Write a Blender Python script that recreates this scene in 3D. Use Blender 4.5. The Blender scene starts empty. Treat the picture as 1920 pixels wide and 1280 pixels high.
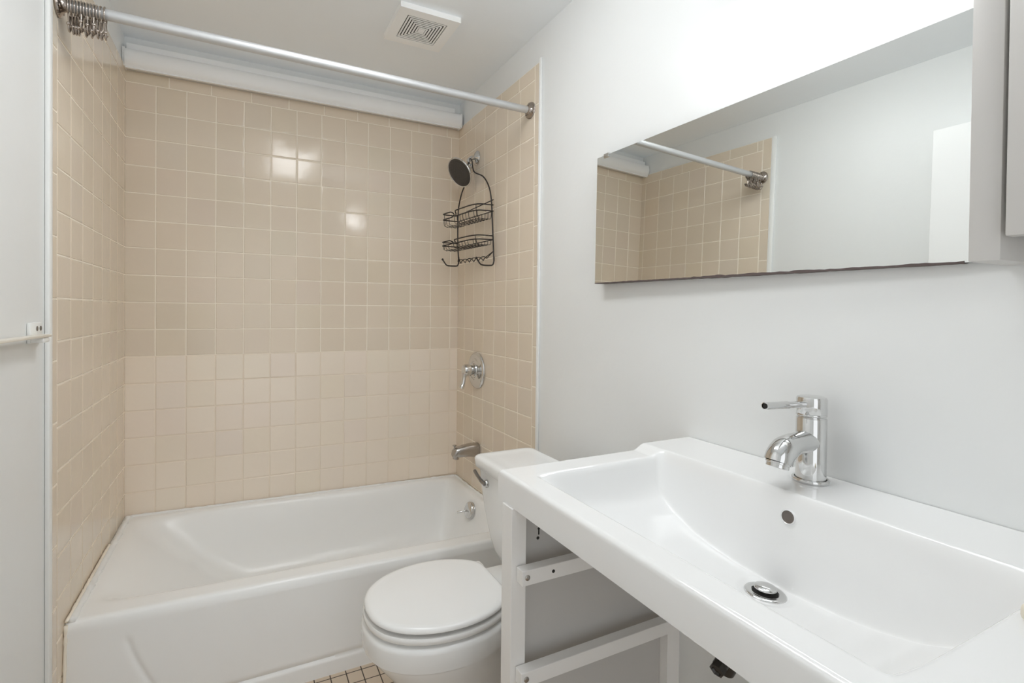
import bpy, bmesh, math, random
from mathutils import Vector, Matrix
import numpy as np
random.seed(7); np.random.seed(7)
S = bpy.context.scene; C = S.collection
PI = math.pi
# ------------------------------------------------------------------ camera
cam = bpy.data.cameras.new('camera'); cam_o = bpy.data.objects.new('camera', cam); C.objects.link(cam_o)
f_px, ppx, ppy = 915.665, 888.02, 593.08
yaw, pit, rol = 0.44262, 0.01047, 0.0096
Fw = Vector((math.sin(yaw)*math.cos(pit), math.cos(yaw)*math.cos(pit), -math.sin(pit)))
R0 = Vector((math.cos(yaw), -math.sin(yaw), 0)); U0 = R0.cross(Fw)
Rv = R0*math.cos(rol)+U0*math.sin(rol); Uv = U0*math.cos(rol)-R0*math.sin(rol)
M = Matrix((Rv, Uv, -Fw)).transposed().to_4x4(); M.translation = Vector((0.43858, -2.42171, 1.19566))
cam_o.matrix_world = M
cam.sensor_width = 36; cam.lens = f_px/1920*36
cam.shift_x = (960-ppx)/1920; cam.shift_y = (ppy-640)/1920
cam.clip_start = 0.02
S.camera = cam_o
# ------------------------------------------------------------------ world, exposure
S.view_settings.view_transform = 'Standard'; S.view_settings.look = 'None'
S.view_settings.gamma = 1; S.view_settings.use_curve_mapping = False
S.view_settings.exposure = 0.38
S.cycles.use_denoising = True
S.cycles.max_bounces = 12; S.cycles.diffuse_bounces = 8; S.cycles.glossy_bounces = 6
S.cycles.sample_clamp_indirect = 6.0; S.cycles.caustics_reflective = False; S.cycles.caustics_refractive = False
w = bpy.data.worlds.new('world'); S.world = w; w.use_nodes = True
bg = w.node_tree.nodes['Background']; bg.inputs[0].default_value = (0.955, 0.98, 1.0, 1); bg.inputs[1].default_value = 1.05
BULB = 23.0; CEIL_FILL = 9.6

# ------------------------------------------------------------------ materials
def nodes(m): return m.node_tree.nodes, m.node_tree.links
def mat(name, col, rough=0.5, metal=0.0, spec=0.5, bump=None, coat=0.0, mottle=0.0, mscale=3.0):
    m = bpy.data.materials.new(name); m.use_nodes = True; n, l = nodes(m); b = n['Principled BSDF']
    b.inputs['Base Color'].default_value = (*col, 1); b.inputs['Roughness'].default_value = rough
    b.inputs['Metallic'].default_value = metal; b.inputs['Specular IOR Level'].default_value = spec
    b.inputs['Coat Weight'].default_value = coat
    tc = n.new('ShaderNodeTexCoord')
    if mottle:
        no = n.new('ShaderNodeTexNoise'); no.inputs['Scale'].default_value = mscale; no.inputs['Detail'].default_value = 4
        l.new(tc.outputs['Object'], no.inputs['Vector'])
        mx = n.new('ShaderNodeMix'); mx.data_type = 'RGBA'
        mx.inputs[6].default_value = (*[c*(1-mottle) for c in col], 1); mx.inputs[7].default_value = (*[min(1, c*(1+mottle)) for c in col], 1)
        l.new(no.outputs['Fac'], mx.inputs[0]); l.new(mx.outputs[2], b.inputs['Base Color'])
    if bump:
        sc, st, di = bump
        no = n.new('ShaderNodeTexNoise'); no.inputs['Scale'].default_value = sc; no.inputs['Detail'].default_value = 3
        bp = n.new('ShaderNodeBump'); bp.inputs['Strength'].default_value = st; bp.inputs['Distance'].default_value = di
        l.new(tc.outputs['Object'], no.inputs['Vector']); l.new(no.outputs['Fac'], bp.inputs['Height']); l.new(bp.outputs[0], b.inputs['Normal'])
    return m
def tile_mat(name, col, rough=0.12):
    m = mat(name, col, rough, bump=(11, 0.2, 0.004)); n, l = nodes(m); b = n['Principled BSDF']
    at = n.new('ShaderNodeAttribute'); at.attribute_name = 'tint'
    hs = n.new('ShaderNodeMix'); hs.data_type = 'RGBA'; hs.blend_type = 'MULTIPLY'; hs.inputs[0].default_value = 1
    hs.inputs[6].default_value = (*col, 1); l.new(at.outputs['Color'], hs.inputs[7]); l.new(hs.outputs[2], b.inputs['Base Color'])
    return m
M_wall = mat('white_wall_paint', (0.79, 0.80, 0.795), 0.38, bump=(14, 0.25, 0.006), mottle=0.012)
M_ceil = mat('ceiling_paint', (0.90, 0.93, 0.955), 0.45, bump=(10, 0.2, 0.006), mottle=0.012)
M_trimw = mat('white_gloss_trim', (0.86, 0.865, 0.85), 0.3)
M_tile = tile_mat('beige_glazed_tile', (0.74, 0.642, 0.522), 0.13)
M_tile2 = tile_mat('pale_beige_glazed_tile', (0.85, 0.755, 0.645), 0.2)
M_grout = mat('cream_grout', (0.90, 0.83, 0.72), 0.8, bump=(80, 0.3, 0.002))
M_grout2 = mat('beige_grout', (0.80, 0.70, 0.58), 0.8, bump=(80, 0.3, 0.002))
M_ceram = mat('white_sink_ceramic', (0.83, 0.83, 0.825), 0.10, spec=0.5, coat=0.3)
M_tub = mat('white_tub_enamel', (0.88, 0.885, 0.88), 0.26, bump=(6, 0.06, 0.004), mottle=0.015, mscale=5)
M_toilet = mat('white_toilet_china', (0.85, 0.855, 0.85), 0.12)
M_seat = mat('white_seat_plastic', (0.85, 0.85, 0.84), 0.2)
M_chrome = mat('chrome', (0.68, 0.68, 0.675), 0.06, 1.0)
M_nickel = mat('brushed_nickel', (0.50, 0.475, 0.45), 0.2, 1.0)
M_ring = mat('ring_nickel', (0.42, 0.37, 0.33), 0.16, 1.0)
M_alu = mat('dull_aluminium', (0.64, 0.645, 0.65), 0.5, 0.75, bump=(60, 0.1, 0.001))
M_black = mat('black_wire_coating', (0.018, 0.013, 0.012), 0.4)
M_face = mat('dark_shower_face', (0.055, 0.048, 0.042), 0.5, bump=(120, 0.6, 0.002))
M_wood = mat('grey_white_painted_wood', (0.84, 0.83, 0.815), 0.5, bump=(120, 0.12, 0.001), mottle=0.02)
M_panel = mat('grey_painted_board', (0.54, 0.53, 0.515), 0.6, bump=(140, 0.15, 0.001), mottle=0.02)
M_dark = mat('dark_hole', (0.02, 0.018, 0.016), 0.8)
M_over = mat('overflow_brown', (0.16, 0.14, 0.125), 0.35, 0.5)
M_mirror = mat('mirror_silver', (0.80, 0.815, 0.80), 0.003, 1.0)
M_medge = mat('mirror_backing_edge', (0.10, 0.075, 0.07), 0.7)
M_vent = mat('vent_plastic', (0.95, 0.95, 0.94), 0.4)
M_pipe = mat('white_pipe_paint', (0.90, 0.905, 0.91), 0.32)
M_caulk = mat('white_caulk', (0.84, 0.84, 0.83), 0.5, bump=(60, 0.5, 0.004), mottle=0.05, mscale=30)
M_oldc = mat('cream_old_caulk', (0.86, 0.80, 0.70), 0.6, bump=(60, 0.5, 0.004), mottle=0.08, mscale=25)
M_cab = mat('warm_grey_cabinet_paint', (0.60, 0.585, 0.565), 0.45, mottle=0.015)
M_door = mat('white_door_paint', (0.88, 0.88, 0.875), 0.35)
M_bar = mat('cream_plastic', (0.78, 0.73, 0.64), 0.35)
M_soap = mat('cream_soap', (0.80, 0.74, 0.62), 0.45)
M_em = bpy.data.materials.new('lit_frosted_bulb'); M_em.use_nodes = True
_n, _l = nodes(M_em); _n.remove(_n['Principled BSDF']); _e = _n.new('ShaderNodeEmission'); _e.inputs[0].default_value = (0.96, 0.985, 1.0, 1); _e.inputs[1].default_value = BULB
_l.new(_e.outputs[0], _n['Material Output'].inputs[0])
M_fill = M_em.copy(); M_fill.name = 'ceiling_fill_glow'; M_fill.node_tree.nodes['Emission'].inputs[1].default_value = CEIL_FILL  # glow for the added ceiling fill, not a lamp of the room
# floor: small square tiles with dark grout
M_floor = mat('beige_floor_mosaic', (0.60, 0.49, 0.375), 0.35); _n, _l = nodes(M_floor)
_tc = _n.new('ShaderNodeTexCoord'); _br = _n.new('ShaderNodeTexBrick'); _br.offset = 0; _br.squash = 1
_br.inputs['Scale'].default_value = 1; _br.inputs['Brick Width'].default_value = 0.05; _br.inputs['Row Height'].default_value = 0.05
_br.inputs['Mortar Size'].default_value = 0.0018; _br.inputs['Mortar Smooth'].default_value = 0.1; _br.inputs['Bias'].default_value = -0.6
_br.inputs['Color1'].default_value = (0.60, 0.49, 0.375, 1); _br.inputs['Color2'].default_value = (0.55, 0.44, 0.335, 1); _br.inputs['Mortar'].default_value = (0.05, 0.035, 0.022, 1)
_mp = _n.new('ShaderNodeMapping'); _mp.inputs['Location'].default_value = (0.047, 0.007, 0)
_l.new(_tc.outputs['Object'], _mp.inputs[0]); _l.new(_mp.outputs[0], _br.inputs['Vector']); _l.new(_br.outputs['Color'], _n['Principled BSDF'].inputs['Base Color'])
_bp = _n.new('ShaderNodeBump'); _bp.invert = True; _bp.inputs['Strength'].default_value = 0.5; _bp.inputs['Distance'].default_value = 0.002
_l.new(_br.outputs['Fac'], _bp.inputs['Height']); _l.new(_bp.outputs[0], _n['Principled BSDF'].inputs['Normal'])

# ------------------------------------------------------------------ mesh helpers
def obj(name, bm, m, parent=None, smooth=False, ang=35):
    me = bpy.data.meshes.new(name)
    bmesh.ops.recalc_face_normals(bm, faces=bm.faces[:]) if not getattr(bm, 'nofix', False) else None
    bm.to_mesh(me); bm.free()
    for x in (m if isinstance(m, (list, tuple)) else [m]): me.materials.append(x)
    if smooth:
        me.polygons.foreach_set('use_smooth', [True]*len(me.polygons))
        if ang: me.set_sharp_from_angle(angle=math.radians(ang))
    o = bpy.data.objects.new(name, me); C.objects.link(o)
    if parent is not None: o.parent = parent; o.matrix_parent_inverse = Matrix.Translation(-parent.location)
    return o
def empty(name, loc):
    o = bpy.data.objects.new(name, None); C.objects.link(o); o.location = loc; o.empty_display_size = 0.05
    return o
def tag(o, label, cat, group=None):
    o['label'] = label; o['category'] = cat
    if group: o['group'] = group
    return o
def struct(o): o['kind'] = 'structure'; return o
def box(bm, x0, x1, y0, y1, z0, z1, bev=0.0, seg=2, mi=0):
    t = bmesh.new(); bmesh.ops.create_cube(t, size=1)
    for v in t.verts: v.co = Vector(((x0+x1)/2+v.co.x*(x1-x0), (y0+y1)/2+v.co.y*(y1-y0), (z0+z1)/2+v.co.z*(z1-z0)))
    if bev: bmesh.ops.bevel(t, geom=t.edges[:], offset=bev, segments=seg, affect='EDGES', profile=0.5)
    for f in t.faces: f.material_index = mi
    merge(bm, t); return bm
def merge(bm, t, mtx=None):
    if mtx is not None: bmesh.ops.transform(t, matrix=mtx, verts=t.verts[:])
    me = bpy.data.meshes.new('tmp'); t.to_mesh(me); bm.from_mesh(me); bpy.data.meshes.remove(me); t.free()
def B(*a, **k): return box(bmesh.new(), *a, **k)
def frame_from(t):
    t = t.normalized(); a = Vector((0, 0, 1)) if abs(t.z) < 0.9 else Vector((1, 0, 0))
    u = t.cross(a).normalized(); return u, t.cross(u).normalized()
def tube(bm, pts, r, n=10, cap=True, closed=False):
    pts = [Vector(p) for p in pts]; N = len(pts); rs = r if isinstance(r, (list, tuple)) else [r]*N
    u = None; rings = []
    for i, p in enumerate(pts):
        if closed: t = pts[(i+1) % N]-pts[i-1]
        else: t = pts[min(i+1, N-1)]-pts[max(i-1, 0)]
        t.normalize()
        if u is None: u, v = frame_from(t)
        else:
            u = (u-t*u.dot(t)).normalized(); v = t.cross(u).normalized()
        rings.append([bm.verts.new(p+(u*math.cos(2*PI*k/n)+v*math.sin(2*PI*k/n))*rs[i]) for k in range(n)])
    for i in range(N if closed else N-1):
        a, b = rings[i], rings[(i+1) % N]
        for k in range(n): bm.faces.new((a[k], a[(k+1) % n], b[(k+1) % n], b[k]))
    if cap and not closed: bm.faces.new(rings[0][::-1]); bm.faces.new(rings[-1])
    return bm
def smooth_path(pts, n=6):
    P = [Vector(p) for p in pts]; out = []
    for i in range(len(P)-1):
        p0, p1, p2, p3 = P[max(i-1, 0)], P[i], P[i+1], P[min(i+2, len(P)-1)]
        for k in range(n):
            t = k/n
            out.append(0.5*((2*p1)+(p2-p0)*t+(2*p0-5*p1+4*p2-p3)*t*t+(3*p1-p0-3*p2+p3)*t**3))
    out.append(P[-1]); return out
def lathe(bm, prof, origin, axis, n=32):
    axis = Vector(axis).normalized(); u, v = frame_from(axis); origin = Vector(origin); rings = []
    for r, h in prof:
        if r < 1e-6: rings.append([bm.verts.new(origin+axis*h)])
        else: rings.append([bm.verts.new(origin+axis*h+(u*math.cos(2*PI*k/n)+v*math.sin(2*PI*k/n))*r) for k in range(n)])
    for a, b in zip(rings[:-1], rings[1:]):
        for k in range(n):
            k2 = (k+1) % n
            if len(a) == 1 and len(b) == 1: continue
            if len(a) == 1: bm.faces.new((a[0], b[k], b[k2]))
            elif len(b) == 1: bm.faces.new((a[k], b[0], a[k2]))
            else: bm.faces.new((a[k], b[k], b[k2], a[k2]))
    return bm
def loft(bm, rings, cap0=True, cap1=True, closed=True):
    R = [[bm.verts.new(p) for p in r] for r in rings]; n = len(R[0])
    for a, b in zip(R[:-1], R[1:]):
        for k in range(n if closed else n-1): bm.faces.new((a[k], a[(k+1) % n], b[(k+1) % n], b[k]))
    if cap0: bm.faces.new(R[0][::-1])
    if cap1: bm.faces.new(R[-1])
    return bm
def sphere(bm, c, r, n=12): 
    t = bmesh.new(); bmesh.ops.create_uvsphere(t, u_segments=n, v_segments=max(6, n//2), radius=r); merge(bm, t, Matrix.Translation(Vector(c)))
    return bm
def smst(t): t = np.clip(t, 0, 1); return t*t*(3-2*t)
def blur(Z, n):
    for _ in range(n):
        P = np.pad(Z, 1, mode='edge'); Z = (P[:-2, 1:-1]+P[2:, 1:-1]+2*P[1:-1, 1:-1])/4
        P = np.pad(Z, 1, mode='edge'); Z = (P[1:-1, :-2]+P[1:-1, 2:]+2*P[1:-1, 1:-1])/4
    return Z
def hfield(bm, xs, ys, Z, skirt_z=None):
    nx, ny = len(xs), len(ys)
    V = [[bm.verts.new((xs[i], ys[j], Z[i, j])) for j in range(ny)] for i in range(nx)]
    for i in range(nx-1):
        for j in range(ny-1): bm.faces.new((V[i][j], V[i+1][j], V[i+1][j+1], V[i][j+1]))
    loop = [V[i][0] for i in range(nx)]+[V[-1][j] for j in range(1, ny)]+[V[i][-1] for i in range(nx-2, -1, -1)]+[V[0][j] for j in range(ny-2, 0, -1)]
    return loop
def skirt(bm, loop, fn):
    N = [bm.verts.new(fn(v.co)) for v in loop]
    for k in range(len(loop)): bm.faces.new((loop[k], N[k], N[(k+1) % len(N)], loop[(k+1) % len(N)]))
    return N

W = 13.46*0.111; P = 0.111; PZ = 0.11245; ZB = 0.995; TOP = ZB+10.5*PZ; CEIL = 2.302
YN = -3.15   # near wall
TL, TR = -0.866, -0.79
# ------------------------------------------------------------------ room shell
fl = struct(obj('floor', B(-0.1, W+0.1, YN-0.1, 0.1, -0.1, 0.0), M_floor))
ce = struct(obj('ceiling', B(-0.1, W+0.1, YN-0.1, 0.1, CEIL, CEIL+0.1), M_ceil))
wb = struct(obj('wall_back', B(-0.1, W+0.1, 0.0, 0.1, 0.0, CEIL), M_wall))
wl = struct(obj('wall_left', B(-0.1, 0.0, YN-0.1, 0.0, 0.0, CEIL), M_wall))
wr = struct(obj('wall_right', B(W, W+0.1, YN-0.1, 0.0, 0.0, CEIL), M_wall))
bm = bmesh.new(); box(bm, 0, 0.10, YN-0.1, YN, 0, CEIL); box(bm, 1.06, W, YN-0.1, YN, 0, CEIL); box(bm, 0.10, 1.06, YN-0.1, YN, 2.05, CEIL)
wf = struct(obj('wall_front', bm, M_wall))

def tile_panel(name, parent, O, ux, vx, nx, rects, planes):
    """rects (u0,u1,v0,v1,mat); planes (u0,u1,v0,v1,mat) are the grout beds"""
    bm = bmesh.new(); col = bm.loops.layers.color.new('tint')
    O, ux, vx, nx = Vector(O), Vector(ux), Vector(vx), Vector(nx)
    def pt(u, v, h): return O+ux*u+vx*v+nx*h
    g = 0.0018
    for u0, u1, v0, v1, mi in planes:
        vs = [bm.verts.new(pt(*q, 0.0052)) for q in ((u0, v0), (u1, v0), (u1, v1), (u0, v1))]
        f = bm.faces.new(vs); f.material_index = mi
        for lp in f.loops: lp[col] = (1, 1, 1, 1)
    for u0, u1, v0, v1, mi in rects:
        tu, tv = random.uniform(-1, 1)*0.0035, random.uniform(-1, 1)*0.0035
        b = random.uniform(0.985, 1.015); c = (b*random.uniform(0.995, 1.005), b, b*random.uniform(0.99, 1.01), 1)
        cu, cv = (u0+u1)/2, (v0+v1)/2; rings = []
        for ins, h in ((g, 0.0045), (g+0.0003, 0.0056), (g+0.0014, 0.0065), (g+0.0035, 0.0069)):
            r = []
            for su, sv in ((0, 0), (1, 0), (1, 1), (0, 1)):
                u = (u1-ins) if su else (u0+ins); v = (v1-ins) if sv else (v0+ins)
                r.append(bm.verts.new(pt(u, v, h+(u-cu)*tu+(v-cv)*tv)))
            rings.append(r)
        fs = [bm.faces.new(rings[-1])]
        for a, bb in zip(rings[:-1], rings[1:]):
            for k in range(4): fs.append(bm.faces.new((a[k], a[(k+1) % 4], bb[(k+1) % 4], bb[k])))
        for f in fs:
            f.material_index = mi
            for lp in f.loops: lp[col] = c
    o = obj(name, bm, [M_tile, M_tile2, M_grout, M_grout2], parent, smooth=True, ang=25)
    for p in o.data.polygons:
        if p.area > 0.0004: p.use_smooth = False      # glazed faces stay flat, only the edges roll over
    return o
def rows(upper_mi, lower_mi, zlow=-9):
    out = []
    for r in range(zlow, 10):
        out.append((ZB+r*PZ, ZB+(r+1)*PZ, upper_mi if r >= 0 else lower_mi))
    return out
# back wall tiles
rc = []
for z0, z1, mi in rows(0, 1, -6):
    for c in range(14): rc.append((c*P, min((c+1)*P, W), z0, z1, mi))
u = 0
while u < W-0.01:
    rc.append((u, min(u+1.42*P, W), ZB+10*PZ, TOP, 0)); u += 1.42*P
tile_panel('tile_panel', wb, (0, 0, 0), (1, 0, 0), (0, 0, 1), (0, -1, 0), rc,
           [(0, W, ZB, TOP, 2), (0, W, 0.3, ZB, 3)])
def side_tiles(parent, x, nx, first, pitch, end):
    rc = []; cols = [0.004]; y = first
    while y > 0.02 and y-pitch > 0.01: y -= pitch
    while y < end-0.02: cols.append(y); y += pitch
    last = cols[-1]; tot = end
    edges = cols
    for z0, z1, mi in rows(0, 0, -9):
        if z0 < -0.02: z0 = 0.0
        if z1 < 0.03: continue
        for a, b in zip(edges[:-1], edges[1:]): rc.append((a, b, z0, z1, 0))
    z = TOP-0.065
    zz = TOP
    while zz > 0.02:
        zl = max(zz-1.42*PZ, 0.0); rc.append((last, end, zl, zz, 0)); zz = zl
    u = 0.004
    while u < last-0.02:
        rc.append((u, min(u+1.42*P, last), ZB+10*PZ, TOP, 0)); u += 1.42*P
    tile_panel('tile_panel', parent, (x, 0, 0), (0, -1, 0), (0, 0, 1), (nx, 0, 0), rc, [(0.0, end, 0.0, TOP, 2)])
side_tiles(wl, 0, 1, 0.1504, 0.1116, -TL)
side_tiles(wr, W, -1, 0.0959, 0.1104, -TR)
obj('edge_trim', B(0, 0.011, TL-0.024, TL-0.0005, 0, TOP+0.002, 0.004), M_trimw, wl, True)
obj('edge_trim', B(W-0.010, W, TR-0.014, TR-0.0005, 0, TOP+0.012, 0.003), M_trimw, wr, True)

# ------------------------------------------------------------------ bathtub
tub = empty('bathtub', (0.75, -0.38, 0)); tag(tub, 'white enamel alcove bathtub between the tiled walls', 'bathtub')
X0, X1, YF, YB = 0.0076, W-0.0085, -0.765, -0.0095
def zrim(x): return 0.339-0.0175*x
xs = np.linspace(X0, X1, 220)
ys = np.concatenate([np.linspace(YF, YF+0.02, 9)[:-1], np.linspace(YF+0.02, YB, 112)])
XX, YY = np.meshgrid(xs, ys, indexing='ij')
ix0, ix1, iy0, iy1 = 0.052, 1.432, -0.672, -0.055
def sl(t, e=2.2): return 1-(1-np.clip(t, 0, 1))**e
fx_ = smst((XX-ix0+0.01)/0.44)**0.7*sl((ix1-XX)/0.10, 2.6); fy_ = sl((YY-iy0)/0.12, 2.8)*sl((iy1-YY)/0.14, 2.6)
Z = zrim(XX)-0.275*fx_*fy_
Z = blur(Z, 7)
r = 0.02; dd = np.clip(YY-YF, 0, r); Z -= r-np.sqrt(np.maximum(r*r-(r-dd)**2, 0))
bm = bmesh.new(); loop = hfield(bm, xs, ys, Z)
# apron: grid hanging from the rim edge, slightly flared, with the embossed panel line
nz = 46; zs_rel = np.linspace(0, 1, nz)
def apron_y(x, z):
    y = YF-0.026*(1-z/0.33)
    xl = 0.150+0.062*((0.262-z)/0.145)**1.35 if z < 0.262 else 0.150
    fade = float(smst((0.275-z)/0.03))
    y += 0.010*float(smst((x-xl)/0.010))*float(smst((z-0.053)/0.008))*fade*float(smst((1.42-x)/0.05))*0+0
    dl = abs(x-xl); gl = math.exp(-(dl/0.006)**2)*fade*(1 if z > 0.054 else 0)
    gb = math.exp(-((z-0.056)/0.0055)**2)*(1 if x > 0.235 else 0)
    return y+0.006*max(gl, gb)
front = [v for v in loop[0:0]]
ff = sorted([v for v in bm.verts if abs(v.co.y-YF) < 1e-5], key=lambda v: v.co.x)
prev = ff
xf = [v.co.x for v in ff]
for k in range(1, nz):
    cur = []
    for x, vtop in zip(xf, ff):
        z = vtop.co.z*(1-zs_rel[k]); cur.append(bm.verts.new((x, apron_y(x, z), z)))
    for i in range(len(cur)-1): bm.faces.new((prev[i], cur[i], cur[i+1], prev[i+1]))
    prev = cur
obj('tub_body', bm, M_tub, tub, True, 60)
# caulk bead round the rim
bm = bmesh.new()
def bead(p0, p1, n, r):
    pts = [Vector(p0).lerp(Vector(p1), i/n) for i in range(n+1)]
    tube(bm, pts, [r*random.uniform(0.7, 1.25) for _ in pts], 8)
bead((0.0205, -0.757, zrim(0)-0.001), (0.0205, -0.022, zrim(0)-0.001), 70, 0.0105)
bead((0.014, -0.0155, zrim(0)+0.000), (W-0.014, -0.0155, zrim(W)+0.000), 70, 0.0065)
bead((W-0.0155, -0.0155, zrim(W)+0.000), (W-0.0155, -0.755, zrim(W)+0.000), 40, 0.0065)
obj('caulk_bead', bm, M_caulk, tub, True, 0)
bm = bmesh.new()
bead((0.0112, -0.7955, 0.006), (0.0112, -0.769, zrim(0)-0.003), 24, 0.0045)
bead((0.0130, -0.770, zrim(0)+0.008), (0.0130, -0.30, zrim(0)+0.010), 44, 0.0045)
obj('old_caulk', bm, M_oldc, tub, True, 0)
ov = empty('x', (0, 0, 0)); bpy.data.objects.remove(ov)
oc = Vector((1.412, -0.338, 0.256)); oax = Vector((-1, 0, 0.25)).normalized()
op = obj('overflow_plate', lathe(bmesh.new(), [(0, -0.02), (0.037, -0.02), (0.038, 0.0), (0.036, 0.005), (0.028, 0.010), (0, 0.013)], oc, oax, 32), M_chrome, tub, True, 50)
bm = bmesh.new(); tube(bm, smooth_path([oc+oax*0.008+Vector((0, 0.0, -0.002)), oc+oax*0.022+Vector((0, -0.004, -0.004)), oc+oax*0.040+Vector((0, 0.004, -0.012)), oc+oax*0.058+Vector((0, 0.012, -0.020))], 5), [0.004]*10+[0.0052]*6, 10)
lv = obj('trip_lever', bm, M_chrome, op, True, 50)

# ------------------------------------------------------------------ tub spout, valve, shower head
sp = empty('tub_spout', (W-0.007, -0.271, 0.518)); tag(sp, 'brushed nickel tub spout with a pull-up knob, low on the right tiled wall', 'spout')
def rr(yc, zc, hy, hz, e=3.0, n=24):
    out = []
    for k in range(n):
        a = 2*PI*k/n; c, s = math.cos(a), math.sin(a)
        out.append((yc+hy*math.copysign(abs(c)**(2/e), c), zc+hz*math.copysign(abs(s)**(2/e), s)))
    return out
bm = bmesh.new(); rings = []
for x, zc, hy, hz, e in ((W-0.006, 0.519, 0.030, 0.033, 2.4), (1.47, 0.519, 0.031, 0.034, 2.6), (1.44, 0.521, 0.030, 0.031, 2.8), (1.41, 0.520, 0.028, 0.028, 2.8),
                      (1.385, 0.518, 0.026, 0.026, 2.8), (1.368, 0.515, 0.025, 0.024, 2.6), (1.358, 0.511, 0.022, 0.019, 2.4), (1.354, 0.508, 0.016, 0.012, 2.2)):
    rings.append([(x, y, z) for y, z in rr(-0.271, zc, hy, hz, e)])
loft(bm, rings); 
rings = [[(1.371+0.015*math.cos(2*PI*k/20), -0.271+0.021*math.sin(2*PI*k/20), z) for k in range(20)] for z in (0.515, 0.486)]
loft(bm, rings)
obj('spout_body', bm, M_nickel, sp, True, 50)
obj('diverter_knob', lathe(bmesh.new(), [(0.004, 0), (0.004, 0.012), (0.009, 0.016), (0.010, 0.020), (0, 0.022)], (1.363, -0.271, 0.532), (0, 0, 1), 16), M_nickel, sp, True, 50)

va = empty('shower_valve', (W-0.007, -0.256, 0.905)); tag(va, 'chrome round shower valve plate with a drooping lever handle', 'shower valve')
bm = lathe(bmesh.new(), [(0, -0.002), (0.088, -0.002), (0.089, 0.004), (0.086, 0.009), (0.078, 0.013), (0.074, 0.0125), (0.060, 0.017), (0.045, 0.020), (0.043, 0.017), (0.036, 0.018), (0.034, 0.022), (0, 0.022)], (W-0.007, -0.256, 0.905), (-1, 0, 0), 48)
obj('escutcheon', bm, M_chrome, va, True, 40)
hd = obj('handle_hub', lathe(bmesh.new(), [(0, 0.018), (0.030, 0.018), (0.030, 0.026), (0.024, 0.028), (0.024, 0.040), (0.029, 0.043), (0.030, 0.062), (0.026, 0.074), (0.014, 0.080), (0, 0.081)], (W-0.007, -0.256, 0.908), (-1, 0, 0), 32), M_chrome, va, True, 40)
bm = bmesh.new()
pth = smooth_path([(1.432, -0.256, 0.915), (1.420, -0.257, 0.896), (1.414, -0.259, 0.870), (1.408, -0.261, 0.842), (1.398, -0.263, 0.822)], 5)
tube(bm, pth, [0.021-0.011*min(1, i/10)+(0.002 if i > 16 else 0) for i in range(len(pth))], 14)
for v in bm.verts: v.co.y = -0.258+(v.co.y+0.258)*1.15
obj('lever', bm, M_chrome, va, True, 60)

sh = empty('overhead_shower', (W-0.007, -0.233, 1.954)); tag(sh, 'chrome round shower head with a dark spray face, high on the tiled wall', 'shower head')
obj('wall_flange', lathe(bmesh.new(), [(0, -0.001), (0.034, -0.001), (0.035, 0.003), (0.030, 0.009), (0.017, 0.016), (0.011, 0.02), (0, 0.02)], (W-0.007, -0.233, 1.954), (-1, 0, 0), 32), M_chrome, sh, True, 50)
bm = bmesh.new(); tube(bm, smooth_path([(W-0.008, -0.233, 1.954), (1.465, -0.233, 1.953), (1.447, -0.233, 1.943), (1.436, -0.234, 1.926)], 6), 0.0105, 16)
obj('shower_arm', bm, M_chrome, sh, True, 60)
nrm = Vector((-0.80, -0.20, -0.57)).normalized(); fc = Vector((1.392, -0.236, 1.870))
jt = fc-nrm*0.068
bm = lathe(bmesh.new(), [(0, -0.086), (0.012, -0.084), (0.016, -0.076), (0.012, -0.067), (0.017, -0.064), (0.018, -0.050), (0.015, -0.046), (0.018, -0.044), (0.028, -0.030), (0.052, -0.014), (0.072, -0.006), (0.076, 0.0), (0.074, 0.004), (0.070, 0.003), (0.069, 0.001), (0, 0.001)], fc, nrm, 48)
hdo = obj('head_shell', bm, M_chrome, sh, True, 40)
bm = lathe(bmesh.new(), [(0, 0.004), (0.05, 0.004), (0.067, 0.003), (0.069, 0.0012), (0, 0.0008)], fc, nrm, 48)
fu, fv = frame_from(nrm)
for ri, nn in ((0.012, 6), (0.026, 12), (0.040, 18), (0.055, 26)):
    for k in range(nn):
        a = 2*PI*k/nn; c = fc+(fu*math.cos(a)+fv*math.sin(a))*ri+nrm*0.004
        lathe(bm, [(0.0022, 0), (0.0012, 0.002), (0, 0.002)], c, nrm, 6)
obj('spray_face', bm, M_face, hdo, True, 40)

# ------------------------------------------------------------------ shower caddy (black wire)
cd = empty('shower_caddy', (1.445, -0.245, 1.90)); tag(cd, 'black wire shower caddy with two baskets hanging from the shower arm', 'caddy')
A0, A1 = Vector((1.432, -0.135)), Vector((1.468, -0.440))
def cp(s, n, z):   # s 0..1 along the frame, n metres out from it
    p = A0.lerp(A1, s); return (p.x-n, p.y, z)
bm = bmesh.new(); RW = 0.0034
top = Vector((1.443, -0.245, 1.929))
tube(bm, smooth_path([cp(0.02, 0, 1.455), cp(-0.01, 0, 1.52), cp(-0.02, 0, 1.64), cp(0.0, 0, 1.72), cp(0.10, 0, 1.79), cp(0.24, 0, 1.84), (1.440, -0.222, 1.885), (1.440, -0.232, 1.932), (1.443, -0.245, 1.941),
     (1.447, -0.257, 1.930), (1.450, -0.262, 1.895), cp(0.50, 0, 1.865), cp(0.74, 0, 1.828), cp(0.90, 0, 1.77), cp(0.97, 0, 1.70), cp(1.0, 0, 1.60), cp(1.03, 0, 1.50), cp(1.05, 0, 1.43)], 6), RW, 8)
obj('hanger_frame', bm, M_black, cd, True, 0)
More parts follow.
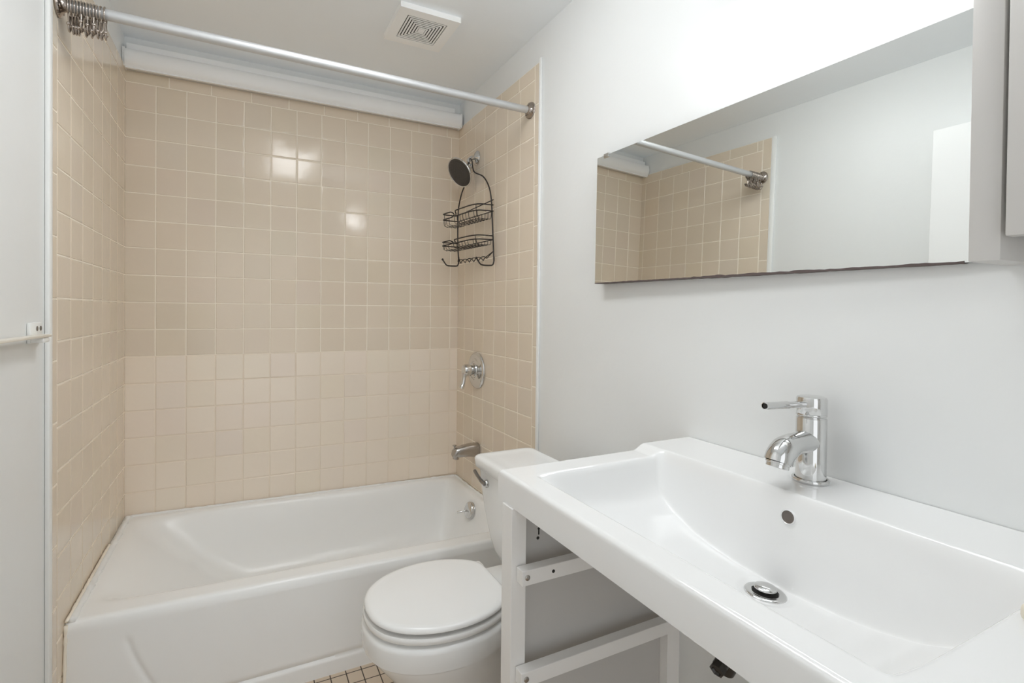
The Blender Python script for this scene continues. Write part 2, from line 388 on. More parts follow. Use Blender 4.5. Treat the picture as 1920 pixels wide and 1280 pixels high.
def hook(s, zt, zb, tip):
    b = bmesh.new(); pts = smooth_path([cp(s, 0, zt), cp(s, 0, zb+0.02), cp(s, 0.006, zb+0.004), cp(s, 0.02, zb), cp(s, 0.055, zb), cp(s, 0.070, zb+0.006), cp(s, 0.088, zb+0.03)], 5)
    tube(b, pts, RW, 8); sphere(b, pts[-1], 0.0058, 10); return b
obj('hook', hook(0.02, 1.470, 1.424, 0), M_black, cd, True, 0)
obj('hook', hook(1.05, 1.445, 1.404, 0), M_black, cd, True, 0)
bm = bmesh.new()
for ph in (0, PI):
    pts = []
    for i in range(61):
        q = i/60; s = 0.05+0.80*q
        pts.append(Vector(cp(s, 0.004+0.006*math.cos(ph+q*6*PI), 1.446-0.004*q+0.0095*math.sin(ph+q*6*PI))))
    pts = [Vector(cp(0.02, 0, 1.468))]+pts+[Vector(cp(1.035, 0, 1.47))]
    tube(bm, pts, 0.0021, 6)
obj('twisted_rail', bm, M_black, cd, True, 0)
def basket(z0, h, depth, mid):
    b = bmesh.new()
    zu, zl = z0+h, z0+h*0.55
    # the rim wires stop short of each other near the left post and close on themselves, leaving a bottle gap
    def left(z): return [cp(-0.02, 0, z), cp(-0.02, depth*0.5, z), cp(-0.02, depth-0.012, z), cp(0.02, depth, z), cp(0.16, depth, z), cp(0.24, depth-0.002, z)]
    def right(z): return [cp(1.02, 0, z), cp(1.01, depth-0.035, z), cp(0.96, depth-0.010, z), cp(0.80, depth, z), cp(0.50, depth, z), cp(0.39, depth-0.002, z)]
    for side, sg in ((left, 1), (right, -1)):
        e = 0.27 if sg > 0 else 0.355
        pts = smooth_path(side(zu), 4)+smooth_path([cp(e, depth-0.008, zu-0.004), cp(e+0.012*sg, depth-0.014, (zu+zl)/2), cp(e, depth-0.008, zl+0.004)], 4)+smooth_path(side(zl), 4)[::-1]
        tube(b, pts, 0.0029, 6)
    if mid: tube(b, [cp(-0.02, 0, zu+0.002), cp(1.02, 0, zu+0.024)], 0.0022, 6)
    tube(b, [cp(-0.02, 0, z0+h*0.55), cp(1.02, 0, z0+h*0.55)], 0.0022, 6)
    for k in range(12):      # cross wires bent up at the front
        s = 0.03+0.94*k/11
        if 0.26 < s < 0.37: continue
        dpt = depth-(0.0 if s < 0.85 else 0.012)
        tube(b, smooth_path([cp(s, 0, z0+h*0.55), cp(s, 0.002, z0+0.006), cp(s, 0.012, z0), cp(s, dpt-0.014, z0), cp(s, dpt-0.003, z0+0.008), cp(s, dpt, z0+h*0.55)], 3), 0.0013, 6)
    for q in (0.25, 0.5, 0.75):
        tube(b, [cp(0.0, depth*q, z0-0.002), cp(1.0, depth*q, z0-0.002)], 0.0014, 6)
    for s in (0.02, 0.98):
        tube(b, [cp(s, depth-0.01, z0+0.005), cp(s, depth-0.004, z0+h)], 0.0014, 6)
    return b
obj('basket', basket(1.618, 0.062, 0.085, True), M_black, cd, True, 0)
obj('basket', basket(1.500, 0.040, 0.088, False), M_black, cd, True, 0)

# ------------------------------------------------------------------ shower rod, flanges, rings
ra, rb = Vector((0.007, -0.822, 1.974)), Vector((W-0.007, -0.729, 2.007))
rdir = (rb-ra).normalized()
rod = empty('shower_rod', (0.75, -0.775, 1.99)); tag(rod, 'dull silver straight shower curtain rod across the bathtub alcove', 'curtain rod')
bm = bmesh.new(); tube(bm, [ra.lerp(rb, i/12) for i in range(13)], 0.0142, 20); obj('rod', bm, M_alu, rod, True, 50)
prof = [(0, -0.001), (0.032, -0.001), (0.033, 0.002), (0.031, 0.006), (0.022, 0.009), (0.0165, 0.016), (0.0165, 0.020), (0.0143, 0.021)]
def flange(o, ax):
    b = lathe(bmesh.new(), prof, o, ax, 32); u, v = frame_from(Vector(ax))
    for k in range(3):
        a = 2*PI*k/3+0.5; lathe(b, [(0.0045, 0), (0.004, 0.003), (0, 0.004)], Vector(o)+(u*math.cos(a)+v*math.sin(a))*0.025+Vector(ax)*0.0075, ax, 10)
    return b
obj('wall_flange', flange(rb, -rdir), M_ring, rod, True, 40)
obj('wall_flange', flange(ra, rdir), M_ring, rod, True, 40)
RL = 'nickel double curtain hook with ball ends bunched at the left end of the shower rod'
def ring_meshes():
    b = bmesh.new(); pts = []
    for i in range(26):     # loop round the rod (in local YZ, rod along X)
        a = math.radians(-62+i*304/25); pts.append(Vector((0.0, math.sin(a+PI/2)*0 + 0.0208*math.cos(a-PI/2+PI), 0.0208*math.sin(a-PI/2+PI)-0.004)))
    pts = [Vector((0, 0.0208*math.sin(math.radians(v)), -0.0045+0.0208*math.cos(math.radians(v)))) for v in range(-150, 151, 10)]
    tail = [Vector((0.001, 0.006, -0.036)), Vector((0.001, 0.002, -0.052)), Vector((0.002, -0.006, -0.066)), Vector((0.002, -0.016, -0.068)), Vector((0.002, -0.022, -0.056))]
    tube(b, smooth_path(pts+tail, 3), 0.0021, 8)
    e = [Vector((0.0, -0.0104, -0.0225)), Vector((-0.0005, -0.004, -0.036)), Vector((-0.001, 0.004, -0.052)), Vector((-0.001, 0.012, -0.060)), Vector((-0.001, 0.020, -0.050))]
    c = bmesh.new(); tube(c, smooth_path(e, 4), 0.0021, 8)
    d1 = bmesh.new(); sphere(d1, (0.002, -0.022, -0.054), 0.0046, 12)
    d2 = bmesh.new(); sphere(d2, (-0.001, 0.020, -0.047), 0.0046, 12)
    return b, c, d1, d2
b, c, d1, d2 = ring_meshes()
proto = empty('curtain_ring', (0, 0, 0))
parts = [obj('loop_hook', b, M_ring, proto, True, 0), obj('second_hook', c, M_ring, proto, True, 0)]
obj('ball_end', d1, M_ring, parts[0], True, 0); obj('ball_end', d2, M_ring, parts[1], True, 0)
def copy_tree(o, parent=None):
    q = o.copy(); C.objects.link(q)
    if parent is not None: q.parent = parent
    for ch in [k for k in bpy.data.objects if k.parent == o]: copy_tree(ch, q)
    return q
offs = [0.019, 0.0255, 0.032, 0.0385, 0.045, 0.0515, 0.058, 0.0645, 0.071, 0.0775, 0.0855, 0.094]
rings = [proto]+[copy_tree(proto) for _ in offs[1:]]
for i, (o, s) in enumerate(zip(rings, offs)):
    p = ra+rdir*(s+0.005); o.location = p
    o.rotation_euler = (random.uniform(-0.25, 0.25), random.uniform(-0.02, 0.02), math.atan2(rdir.y, rdir.x)+random.uniform(-0.04, 0.04))
    lab = RL if i < 11 else 'nickel double curtain hook nearest the bare rod, rightmost of the bunched hooks'
    tag(o, lab, 'curtain hook', 'curtain hooks on the shower rod')

# ------------------------------------------------------------------ pipe cover along the top of the back wall
pc = empty('pipe_cover', (0.74, 0, 2.2)); tag(pc, 'white rounded pipe cover running along the top of the back tiled wall', 'pipe cover')
def prism(x0, x1, prof):
    return loft(bmesh.new(), [[(x0, y, z) for y, z in prof], [(x1, y, z) for y, z in prof]])
pr_ = [(-0.010, 2.168), (-0.040, 2.158), (-0.052, 2.157)]+[(-0.030-0.038*math.cos(math.radians(a)), 2.198-0.042*math.sin(math.radians(a))) for a in range(60, -81, -10)]+[(-0.020, 2.241), (-0.010, 2.241)]
obj('rounded_cover', prism(0.012, 1.474, pr_), M_pipe, pc, True, 30)
obj('top_strip', B(0.012, 1.452, -0.030, 0.0, 2.241, 2.266, 0.002), M_pipe, pc, True)
obj('shadow_gap_strip', B(0.009, W-0.008, -0.044, -0.0, TOP-0.012, 2.170, 0.001), mat('grey_painted_gap_shade', (0.55, 0.53, 0.5), 0.6), pc)  # grey strip whose colour stands in for the shadow gap under the cover
obj('end_joint', B(1.474, 1.486, -0.055, 0, 2.163, 2.236, 0.003), M_caulk, pc, True)
obj('end_joint', B(0.001, 0.0118, -0.055, 0, 2.163, 2.238, 0.003), M_caulk, pc, True)

# ------------------------------------------------------------------ ceiling vent
ve = empty('exhaust_vent', (1.063, -0.604, CEIL)); tag(ve, 'white square ceiling exhaust vent with concentric square slots', 'vent')
def sq_ring(bm, cx, cy, ro, ri, z0, z1, tilt=0.0):
    A = [[(cx+sx*ro, cy+sy*ro, z) for sx, sy in ((-1, -1), (1, -1), (1, 1), (-1, 1))] for z in (z0, z1)]
    I = [[(cx+sx*ri, cy+sy*ri, z) for sx, sy in ((-1, -1), (1, -1), (1, 1), (-1, 1))] for z in (z0+tilt, z1)]
    V = [[bm.verts.new(p) for p in r] for r in (A[0], A[1], I[1], I[0])]
    for i in range(4):
        a, b = V[i], V[(i+1) % 4]
        for k in range(4): bm.faces.new((a[k], a[(k+1) % 4], b[(k+1) % 4], b[k]))
vz = CEIL-0.020
obj('backing', B(0.99, 1.136, -0.677, -0.531, vz+0.009, CEIL), M_dark, ve)
bm = bmesh.new(); sq_ring(bm, 1.063, -0.604, 0.117, 0.078, vz, CEIL)
obj('frame', bm, M_vent, ve)
bm = bmesh.new(); ro = 0.0745
for k in range(6): sq_ring(bm, 1.063, -0.604, ro, ro-0.0066, vz+0.0003, vz+0.0013); ro -= 0.0107
box(bm, 1.063-0.0125, 1.063+0.0125, -0.604-0.0125, -0.604+0.0125, vz+0.0003, vz+0.0013)
obj('grille', bm, M_vent, ve)

# ------------------------------------------------------------------ mirror
mi = empty('wall_mirror', (W, -1.6, 1.49)); tag(mi, 'wide frameless wall mirror with a chipped bottom edge above the sink', 'mirror')
XFAR, XNEAR, LEAN = W-0.033, W-0.006, 0.0042   # the far end and the foot stand a little off the wall
def mx(y, z): return XNEAR+(XFAR-XNEAR)*(y+2.10)/(2.10-1.172)+LEAN*(z-1.5)/0.2
MC = [(-1.176, 1.289), (-2.100, 1.281), (-2.100, 1.687), (-1.171, 1.689)]
bm = bmesh.new()
fv_ = [bm.verts.new((mx(*p), *p)) for p in MC]; bv = [bm.verts.new((W-0.0005, *p)) for p in MC]
bm.faces.new(fv_); bm.faces.new(bv[::-1])
for k in range(4): bm.faces.new((fv_[k], bv[k], bv[(k+1) % 4], fv_[(k+1) % 4]))
mg = obj('glass', bm, M_mirror, mi)
# chipped dark bottom edge
bm = bmesh.new(); up, lo_ = [], []
N = 90
for i in range(N+1):
    q = i/N; y = -1.176-0.875*q; zb = 1.289-0.008*q*0.95
    big = 0.15 if q < 0.42 else 0.8
    if q > 0.78: big = 0.5
    h = (0.0018+0.0042*big*abs(0.75+0.2*math.sin(i*1.7)+0.25*math.sin(i*0.61)))*random.uniform(0.6, 1.1)
    xm = mx(y, zb)-0.0008; up.append((xm, y, zb+h*0.75)); lo_.append((xm, y, zb-h*0.35-0.0008))
U_ = [bm.verts.new(p) for p in up]; L_ = [bm.verts.new(p) for p in lo_]; U2 = [bm.verts.new((W-0.0005, p[1], p[2])) for p in up]; L2 = [bm.verts.new((W-0.0005, p[1], p[2])) for p in lo_]
for i in range(N):
    bm.faces.new((U_[i], L_[i], L_[i+1], U_[i+1])); bm.faces.new((L_[i], L2[i], L2[i+1], L_[i+1])); bm.faces.new((U2[i], U_[i], U_[i+1], U2[i+1]))
obj('chipped_edge', bm, M_medge, mi)
obj('clip', B(mx(-1.21, 1.69)-0.003, W-0.0005, -1.225, -1.203, 1.680, 1.693, 0.001), M_chrome, mi)

# ------------------------------------------------------------------ wall cabinet at the right edge
cb = empty('wall_cabinet', (W, -2.3, 1.27)); tag(cb, 'warm grey wall cabinet with a projecting side board, at the right end of the mirror', 'cabinet')
obj('side_board', B(1.374, W-0.001, -2.126, -2.093, 1.273, 2.05, 0.0015), M_cab, cb, True)
obj('cabinet_body', B(1.385, W-0.001, -2.60, -2.142, 1.306, 2.05, 0.001), M_cab, cb)
obj('cabinet_door', B(1.360, 1.3835, -2.602, -2.134, 1.303, 2.05, 0.0025), M_cab, cb, True)

# ------------------------------------------------------------------ washbasin
YC, HW = -1.889, 0.306
YL, YR, XF, XB = -1.508, -2.268, 0.933, W-0.002
u_t = np.array([0, .11, .281, .474, .64, .804, .918, .96, .985, 1.0]); d_t = np.array([.150, .149, .146, .138, .126, .104, .079, .060, .032, 0.0])
ug = np.linspace(-1.4, 1.4, 1401); dg = np.interp(np.abs(ug), u_t, d_t, right=0.0)
kk = np.exp(-0.5*(np.arange(-60, 61)*0.002/0.020)**2); kk /= kk.sum(); dg = np.convolve(dg, kk, mode='same')
xs = np.concatenate([np.linspace(XF, XF+0.014, 13)[:-1], np.linspace(XF+0.014, 1.08, 60)[:-1], np.linspace(1.08, 1.28, 60)[:-1], np.linspace(1.28, 1.37, 70)[:-1], np.linspace(1.37, XB, 16)])
yy = np.concatenate([np.linspace(YR, YR+0.014, 10)[:-1], np.linspace(YR+0.014, YL-0.014, 260)[:-1], np.linspace(YL-0.014, YL, 10)])
XX, YY = np.meshgrid(xs, yy, indexing='ij')
uu = np.where(YY > YC, (YY-YC)/0.311, (YC-YY)/0.293); D = np.maximum(np.interp(uu, ug, dg)-0.004, 0)
tx = smst((XX-0.984)/0.10)**0.8*(0.94+0.06*smst((XX-1.05)/0.22))
inside = smst((1.0-uu)/0.02)*smst((XX-0.984)/0.010)
RIM, LED = 0.8605, 0.8745
Z = RIM-0.005*inside-D*tx
# smoothing done in index space on the bowl only
led = smst((XX-1.303)/0.036)
Z = Z*(1-led)+LED*led
Z = blur(Z, 2)
dx, dy = 1.266, -1.8755
i0, i1, j0 = np.abs(xs-(dx-0.03)).argmin(), np.abs(xs-(dx+0.012)).argmin(), np.abs(yy-dy).argmin()
gx = (Z[i1, j0]-Z[i0, j0])/(xs[i1]-xs[i0]); z_d = Z[np.abs(xs-dx).argmin(), j0]-0.001
bl = 1-smst((np.hypot(XX-dx, YY-dy)-0.034)/0.014)
Z = Z*(1-bl)+(z_d+gx*(XX-dx))*bl
def rnd(dist, r): dd = np.clip(dist, 0, r); return r-np.sqrt(np.maximum(r*r-(r-dd)**2, 0))
ex = rnd(XX-XF, 0.010); ey = rnd(np.minimum(YY-YR, YL-YY), 0.009)
Z -= np.maximum(ex, ey)
sk = empty('washbasin', (1.2, YC, 0.80)); tag(sk, 'wide white ceramic washbasin with a deep scooped bowl on the bare vanity frame', 'washbasin')
bm = bmesh.new(); loop = hfield(bm, xs, yy, Z)
n1 = skirt(bm, loop, lambda c: Vector((c.x, c.y, 0.800)))
n2 = skirt(bm, n1, lambda c: Vector((c.x+(0.022 if c.x < XF+0.001 else (-0.004 if c.x > XB-0.001 else 0)), c.y+(0.022 if c.y < YR+0.001 else (-0.022 if c.y > YL-0.001 else 0)), 0.800)))
n3 = skirt(bm, n2, lambda c: Vector((c.x, c.y, 0.832)))
obj('basin', bm, M_ceram, sk, True, 60)
# overflow hole
def zsurf(x, y):
    return float(Z[np.abs(xs-x).argmin(), np.abs(yy-y).argmin()])
jo = np.abs(yy+1.8765).argmin(); sel = np.where((xs > 1.295) & (xs < 1.345))[0]
def xwall(z): return float(np.interp(z, Z[sel, jo], xs[sel]))
zo = 0.832; oa = Vector((-0.02, 0, xwall(zo+0.010)-xwall(zo-0.010))).normalized()
ovc = Vector((xwall(zo), -1.8765, zo))+oa*0.0008
orr = obj('overflow_hole', lathe(bmesh.new(), [(0.0130, -0.012), (0.0130, 0.0022), (0.0120, 0.0032), (0.0110, 0.0024), (0.0108, -0.012)], ovc, oa, 28), M_ceram, sk, True, 50)
obj('hole_liner', lathe(bmesh.new(), [(0.0110, 0.0022), (0.0100, 0.0014), (0.006, 0.0010), (0, 0.0010)], ovc, oa, 28), M_over, orr, True, 50)
# drain
dn = Vector((-gx, 0, 1)).normalized()
dc = Vector((dx, dy, z_d))
dr = obj('drain_flange', lathe(bmesh.new(), [(0, -0.02), (0.031, -0.02), (0.033, 0.0005), (0.031, 0.0028), (0.026, 0.003), (0.0215, 0.0022), (0.0205, -0.004), (0, -0.004)], dc, dn, 40), M_chrome, sk, True, 50)
obj('drain_throat', lathe(bmesh.new(), [(0.0204, -0.003), (0.0204, 0.0012), (0.012, 0.0006), (0, 0.0006)], dc, dn, 32), M_dark, dr, True, 40)
obj('drain_stopper', lathe(bmesh.new(), [(0.010, 0.0), (0.010, 0.006), (0.0165, 0.007), (0.018, 0.0085), (0.018, 0.0105), (0.016, 0.0125), (0.009, 0.0145), (0, 0.015)], dc, dn, 36), M_chrome, dr, True, 40)
# tailpipe below
tp = Vector((1.245, -1.822, 0.0))
bm = bmesh.new(); lathe(bm, [(0, 0.535), (0.010, 0.536), (0.020, 0.560), (0.024, 0.575), (0.024, 0.70), (0, 0.70)], tp, (0, 0, 1), 20)
tube(bm, [tp+Vector((0, 0, 0.575)), tp+Vector((-0.032, -0.006, 0.563))], 0.012, 12)
lathe(bm, [(0, 0), (0.013, 0), (0.013, 0.012), (0.009, 0.014), (0.006, 0.010), (0, 0.010)], tp+Vector((-0.030, -0.006, 0.564)), (-0.93, -0.17, -0.33), 6)
obj('drain_fitting', bm, mat('black_drain_plastic', (0.03, 0.026, 0.022), 0.3), sk, True, 40)['label'] = 'black drain fitting under the bowl'

# soap
so = tag(obj('soap_bar', B(-0.034, 0.034, -0.024, 0.024, -0.010, 0.010, 0.007, 3), M_soap, None, True, 0), 'small cream soap bar on the right rim of the washbasin, at the photo edge', 'soap')
so.location = (1.247, -2.2205, 0.8706)

# ------------------------------------------------------------------ faucet
FX, FY, FZ = 1.432, -1.852, 0.8745
fa = empty('faucet', (FX, FY, FZ)); tag(fa, 'chrome single-lever basin faucet standing on the back ledge of the washbasin', 'faucet')
obj('base_ring', lathe(bmesh.new(), [(0, -0.0005), (0.0305, -0.0005), (0.031, 0.001), (0.031, 0.0055), (0.030, 0.007), (0.027, 0.007), (0.026, 0.003), (0, 0.003)], (FX, FY, FZ), (0, 0, 1), 40), M_chrome, fa, True, 40)
obj('body', lathe(bmesh.new(), [(0, 0.003), (0.0253, 0.003), (0.0253, 0.122), (0.0246, 0.1232), (0.0235, 0.1235), (0.0235, 0.126), (0, 0.126)], (FX, FY, FZ), (0, 0, 1), 48), M_chrome, fa, True, 40)
bm = bmesh.new()
pth = smooth_path([(FX-0.004, FY, FZ+0.079), (FX-0.03, FY, FZ+0.078), (FX-0.055, FY, FZ+0.0765), (FX-0.078, FY, FZ+0.071), (FX-0.093, FY, FZ+0.060), (FX-0.099, FY, FZ+0.048)], 6)
tube(bm, pth, [0.0235-0.003*math.sin(PI*min(1, i/18))+0.0 for i in range(len(pth))], 24)
spo = obj('spout', bm, M_chrome, fa, True, 60)
ax = Vector((-0.30, 0, -1)).normalized()
obj('aerator', lathe(bmesh.new(), [(0.0205, -0.002), (0.0205, 0.001), (0.0188, 0.002), (0.0188, 0.008), (0.015, 0.009), (0.013, 0.005), (0, 0.005)], Vector((FX-0.0995, FY, FZ+0.047)), ax, 32), M_chrome, spo, True, 40)
hc = obj('handle_cap', lathe(bmesh.new(), [(0, 0.127), (0.0250, 0.127), (0.0253, 0.128), (0.0253, 0.130), (0.0245, 0.131), (0.0253, 0.132), (0.0253, 0.159), (0.0240, 0.1625), (0.020, 0.164), (0, 0.1645)], (FX, FY, FZ), (0, 0, 1), 48), M_chrome, fa, True, 40)
la_ = Vector((-1, 0, 0.045)).normalized()
obj('lever', lathe(bmesh.new(), [(0, 0.015), (0.0060, 0.015), (0.0060, 0.072), (0.0070, 0.074), (0.0070, 0.139), (0.0055, 0.140), (0.0048, 0.137), (0, 0.137)], (FX, FY, FZ+0.149), la_, 20), M_chrome, hc, True, 40)

obj('lever_tip', lathe(bmesh.new(), [(0.0046, 0.1365), (0.0044, 0.1385), (0, 0.1385)], (FX, FY, FZ+0.149), la_, 16), M_dark, hc, True, 40)

# ------------------------------------------------------------------ vanity frame
vn = empty('sink_vanity', (1.2, YC, 0)); tag(vn, 'grey white wooden vanity frame without doors under the washbasin', 'vanity')
ya, yb = -1.535, -1.575
for x0, x1, y0, y1 in ((0.929, 0.9635, yb, ya), (1.362, 1.402, yb, ya), (0.929, 0.9635, -2.255, -2.215), (1.362, 1.402, -2.255, -2.215)):
    obj('leg', B(x0, x1, y0, y1, 0, 0.7995, 0.0012), M_wood, vn)
sd_ = obj('side_panel', B(0.9645, 1.361, -1.551, -1.537, 0.02, 0.7990), M_panel, vn)
bm = bmesh.new()
for (x, z, r) in ((1.007, 0.717, 0.0035), (1.009, 0.737, 0.003)):
    lathe(bm, [(0, 0.0004), (r, 0.0004), (r, -0.002), (0, -0.002)], (x, -1.5511, z), (0, -1, 0), 12)
box(bm, 1.0075, 1.0105, -1.5516, -1.550, 0.724, 0.737)
obj('screw_hole', bm, M_dark, sd_)
for z0, hole in ((0.653, True), (0.450, False)):
    rl = obj('drawer_rail', B(0.940, 1.400, -1.6005, -1.5765, z0, z0+0.030, 0.0012), M_wood, vn)
    s = lathe(bmesh.new(), [(0, 0.002), (0.0035, 0.002), (0.0055, 0.0012), (0.0058, 0)], (0.9515, -1.6005, z0+0.016), (0, -1, 0), 16)
    so_ = obj('screw', s, M_nickel, rl, True, 40)
    obj('screw_slot', B(0.9507, 0.9523, -1.6029, -1.6020, z0+0.0135, z0+0.0185), M_dark, rl) if False else None
    if hole:
        obj('screw_hole', lathe(bmesh.new(), [(0, 0.0006), (0.0035, 0.0006), (0.0035, -0.002), (0, -0.002)], (1.013, -1.6005, z0+0.016), (0, -1, 0), 14), M_dark, rl)

# ------------------------------------------------------------------ toilet
to = empty('toilet', (1.05, -1.155, 0)); tag(to, 'white two-piece toilet with a closed lid between the bathtub and the vanity', 'toilet')
TYC = -1.158
LH = [(-.196, 0), (-.190, .047), (-.168, .092), (-.125, .130), (-.065, .155), (0, .164), (.06, .160), (.11, .145), (.150, .122), (.173, .100), (.182, .078), (.184, .04), (.184, 0)]
LP = smooth_path([(x, y, 0) for x, y in LH], 3)
LP = [(p.x, p.y) for p in LP]+[(p.x, -p.y) for p in LP[-2:0:-1]]
def lid_ring(s, z, sx=None, cx=0.93):
    sx = sx or s
    return [(cx+x*sx, TYC+y*s, z) for x, y in LP]
bm = bmesh.new()
loft(bm, [lid_ring(0.92, 0.4055), lid_ring(0.985, 0.4056), lid_ring(1.0, 0.4075), lid_ring(1.0, 0.411), lid_ring(0.985, 0.4165), lid_ring(0.95, 0.4195), lid_ring(0.90, 0.4205), lid_ring(0.84, 0.4203), lid_ring(0.78, 0.4212), lid_ring(0.5, 0.4226), lid_ring(0.2, 0.423)])
obj('lid', bm, M_seat, to, True, 50)
bm = bmesh.new()
loft(bm, [lid_ring(0.93, 0.3800), lid_ring(1.005, 0.3802), lid_ring(1.018, 0.3825), lid_ring(1.018, 0.391), lid_ring(1.005, 0.3955), lid_ring(0.90, 0.3965)])
obj('seat', bm, M_seat, to, True, 50)
bm = bmesh.new(); box(bm, 1.085, 1.125, TYC-0.125, TYC-0.085, 0.37, 0.405, 0.006); obj('hinge', bm, M_seat, to, True)
bm = bmesh.new(); box(bm, 1.085, 1.125, TYC+0.085, TYC+0.125, 0.37, 0.405, 0.006); obj('hinge', bm, M_seat, to, True)
bm = bmesh.new()
def bowl(s, z, sh_=0, sx=None): return [(x+sh_, y, zz) for x, y, zz in lid_ring(s, z, sx)]
loft(bm, [bowl(0.60, 0.0, 0.10, 0.80), bowl(0.60, 0.02, 0.10, 0.80), bowl(0.56, 0.05, 0.095, 0.74), bowl(0.60, 0.12, 0.085, 0.74), bowl(0.72, 0.18, 0.06, 0.80), bowl(0.86, 0.24, 0.03, 0.89), bowl(0.955, 0.285, 0.008, 0.955), bowl(0.985, 0.303, 0.002, 0.985), bowl(0.99, 0.309, 0, 0.99), bowl(1.03, 0.313, 0, 1.03), bowl(1.04, 0.33, 0, 1.04), bowl(1.04, 0.358, 0, 1.04), bowl(1.025, 0.369, 0, 1.025), bowl(0.99, 0.3725), bowl(0.90, 0.3735), bowl(0.88, 0.381)])
# deck and rear pedestal
box(bm, 1.07, 1.385, TYC-0.125, TYC+0.125, 0.315, 0.378, 0.012); box(bm, 1.05, 1.33, TYC-0.085, TYC+0.085, 0, 0.33, 0.03)
obj('bowl', bm, M_toilet, to, True, 50)
def rrect(x0, x1, y0, y1, z, r, n=6):
    out = []
    for cx, cy, a0 in ((x1-r, y1-r, 0), (x0+r, y1-r, 90), (x0+r, y0+r, 180), (x1-r, y0+r, 270)):
        for k in range(n+1):
            a = math.radians(a0+90*k/n); out.append((cx+r*math.cos(a), cy+r*math.sin(a), z))
    return out
TX0, TX1, TY = 1.172, 1.385, -1.147
bm = bmesh.new(); rings = []
for z, hw, xi, r_ in ((0.3785, 0.075, 0.05, 0.03), (0.384, 0.105, 0.035, 0.035), (0.396, 0.132, 0.022, 0.035), (0.418, 0.152, 0.014, 0.035), (0.45, 0.170, 0.009, 0.033), (0.50, 0.190, 0.006, 0.03), (0.55, 0.206, 0.003, 0.028), (0.61, 0.221, 0.001, 0.026), (0.666, 0.230, 0, 0.025)):
    rings.append(rrect(TX0+xi, TX1-xi*0.5, TY-hw, TY+hw, z, r_))
loft(bm, rings); obj('tank', bm, M_toilet, to, True, 50)
bm = bmesh.new(); rings = []
for z, e, r_ in ((0.664, -0.006, 0.02), (0.6645, 0.006, 0.022), (0.668, 0.010, 0.024), (0.694, 0.013, 0.024), (0.701, 0.010, 0.024), (0.7045, 0.004, 0.024), (0.7055, -0.006, 0.022), (0.7045, -0.020, 0.02), (0.7035, -0.028, 0.02), (0.7045, -0.05, 0.02)):
    rings.append(rrect(TX0-e, TX1+e*0.7, TY-0.232-e, TY+0.232+e, z, r_))
loft(bm, rings); obj('tank_lid', bm, M_toilet, to, True, 50)
fl_ = obj('flush_lever_base', lathe(bmesh.new(), [(0, -0.002), (0.013, -0.002), (0.013, 0.005), (0.010, 0.010), (0, 0.011)], (TX0, -0.992, 0.628), (-1, 0, 0), 20), M_chrome, to, True, 40)
bm = bmesh.new(); tube(bm, smooth_path([(TX0-0.010, -0.994, 0.627), (TX0-0.014, -0.975, 0.634), (TX0-0.016, -0.950, 0.644), (TX0-0.014, -0.925, 0.652)], 5), [0.007]*6+[0.006]*10, 10)
obj('flush_lever', bm, mat('worn_chrome', (0.30, 0.29, 0.28), 0.2, 1.0), fl_, True, 50)

# ------------------------------------------------------------------ towel bar on the left wall
tb = empty('towel_bar', (0, -1.2, 1.13)); tag(tb, 'flat cream towel bar on a white screwed bracket, on the left wall', 'towel bar')
br = obj('bracket', B(0.0, 0.008, -1.000, -0.928, 1.112, 1.160, 0.003), M_trimw, tb, True)
bm = bmesh.new()
for y in (-0.962, -0.940): lathe(bm, [(0, 0.0006), (0.0055, 0.0006), (0.006, -0.001), (0, -0.001)], (0.0083, y, 1.146), (1, 0, 0), 14)
obj('screw_hole', bm, M_over, br)
obj('bar', B(0.0085, 0.033, -1.62, -0.952, 1.1265, 1.1325, 0.002), M_bar, tb, True)
obj('arm', B(0.006, 0.03, -0.998, -0.958, 1.114, 1.1263, 0.003), M_trimw, tb, True)
obj('bracket', B(0.0, 0.008, -1.640, -1.580, 1.112, 1.160, 0.003), M_trimw, tb, True)

# ------------------------------------------------------------------ open door against the left wall (seen in the mirror)
dr_ = empty('door_1', (0.03, -1.9, 0)); struct(dr_)
obj('door_leaf', B(0.025, 0.062, -2.36, -1.53, 0.012, 1.985, 0.002), M_door, dr_)
kn = obj('door_handle', lathe(bmesh.new(), [(0, 0), (0.026, 0), (0.026, 0.006), (0.010, 0.010), (0.010, 0.035), (0.024, 0.042), (0.027, 0.055), (0.018, 0.066), (0, 0.068)], (0.062, -1.57, 0.95), (1, 0, 0), 24), M_nickel, dr_, True, 40)
obj('hinge', B(0.0, 0.03, -2.372, -2.36, 1.7, 1.79), M_nickel, dr_)

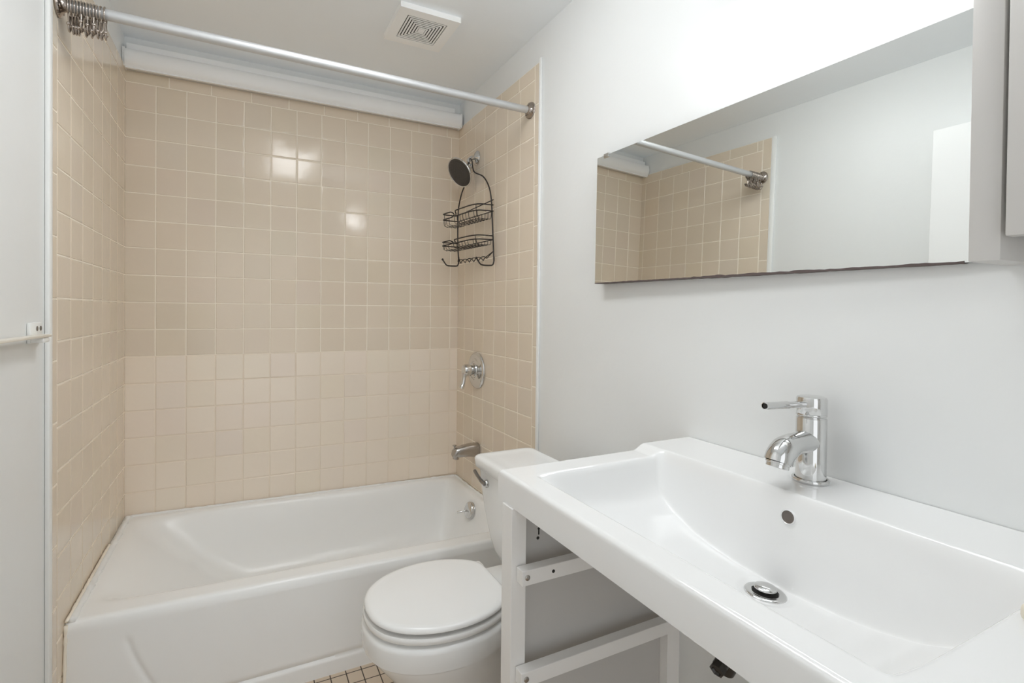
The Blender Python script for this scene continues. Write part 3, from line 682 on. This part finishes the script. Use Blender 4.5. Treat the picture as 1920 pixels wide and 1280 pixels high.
# ------------------------------------------------------------------ vanity light over the mirror (just above the frame)
LY0, LY1, LZ0, LZ1 = -2.03, -1.73, 1.96, 2.06
vl = empty('vanity_light', (W, (LY0+LY1)/2, 2.08)); tag(vl, 'vanity light with a lit opal shade on the wall above the mirror', 'wall light')
obj('back_plate', B(W-0.022, W-0.001, LY0-0.02, LY1+0.02, LZ0-0.01, LZ1+0.01, 0.005), M_chrome, vl, True)
obj('lamp_arm', B(1.395, W-0.0215, (LY0+LY1)/2-0.03, (LY0+LY1)/2+0.03, (LZ0+LZ1)/2-0.02, (LZ0+LZ1)/2+0.02, 0.003), M_chrome, vl, True)
obj('back_baffle', B(1.384, 1.394, LY0-0.008, LY1+0.008, LZ0-0.008, LZ1+0.008, 0.002), M_chrome, vl, True)  # unseen plate added to keep the shade's light off the wall behind
obj('opal_shade', B(1.300, 1.3835, LY0, LY1, LZ0, LZ1, 0.02, 4), M_em, vl, True)
obj('end_cap', B(1.305, 1.383, LY1+0.001, LY1+0.010, LZ0-0.005, LZ1+0.005, 0.004), M_chrome, vl, True)
obj('end_cap', B(1.305, 1.383, LY0-0.010, LY0-0.001, LZ0-0.005, LZ1+0.005, 0.004), M_chrome, vl, True)
# ------------------------------------------------------------------ unseen fill light added under the ceiling to even out the light
CX, CY0, CY1 = 0.76, -1.70, -0.98
cl = empty('added_ceiling_fill', (CX, (CY0+CY1)/2, CEIL)); tag(cl, 'added fill light under the ceiling, shaped as a long wraparound fixture with a glowing lens', 'fill light')
obj('metal_pan', B(CX-0.10, CX+0.10, CY0+0.004, CY1-0.004, CEIL-0.022, CEIL-0.0005, 0.002), M_trimw, cl)
arc = [(CX-0.125*math.cos(PI*k/16), CEIL-0.0225-0.052*math.sin(PI*k/16)) for k in range(17)]
obj('acrylic_lens', loft(bmesh.new(), [[(x, y, z) for x, z in arc] for y in (CY0, CY1)]), M_fill, cl, True, 30)
for y0, y1 in ((CY0-0.014, CY0-0.001), (CY1+0.001, CY1+0.014)):
    cap = [(CX-0.131*math.cos(PI*k/16), CEIL-0.006-0.073*math.sin(PI*k/16)) for k in range(17)]
    obj('end_cap', loft(bmesh.new(), [[(x, y, z) for x, z in cap] for y in (y0, y1)]), M_trimw, cl, True, 30)
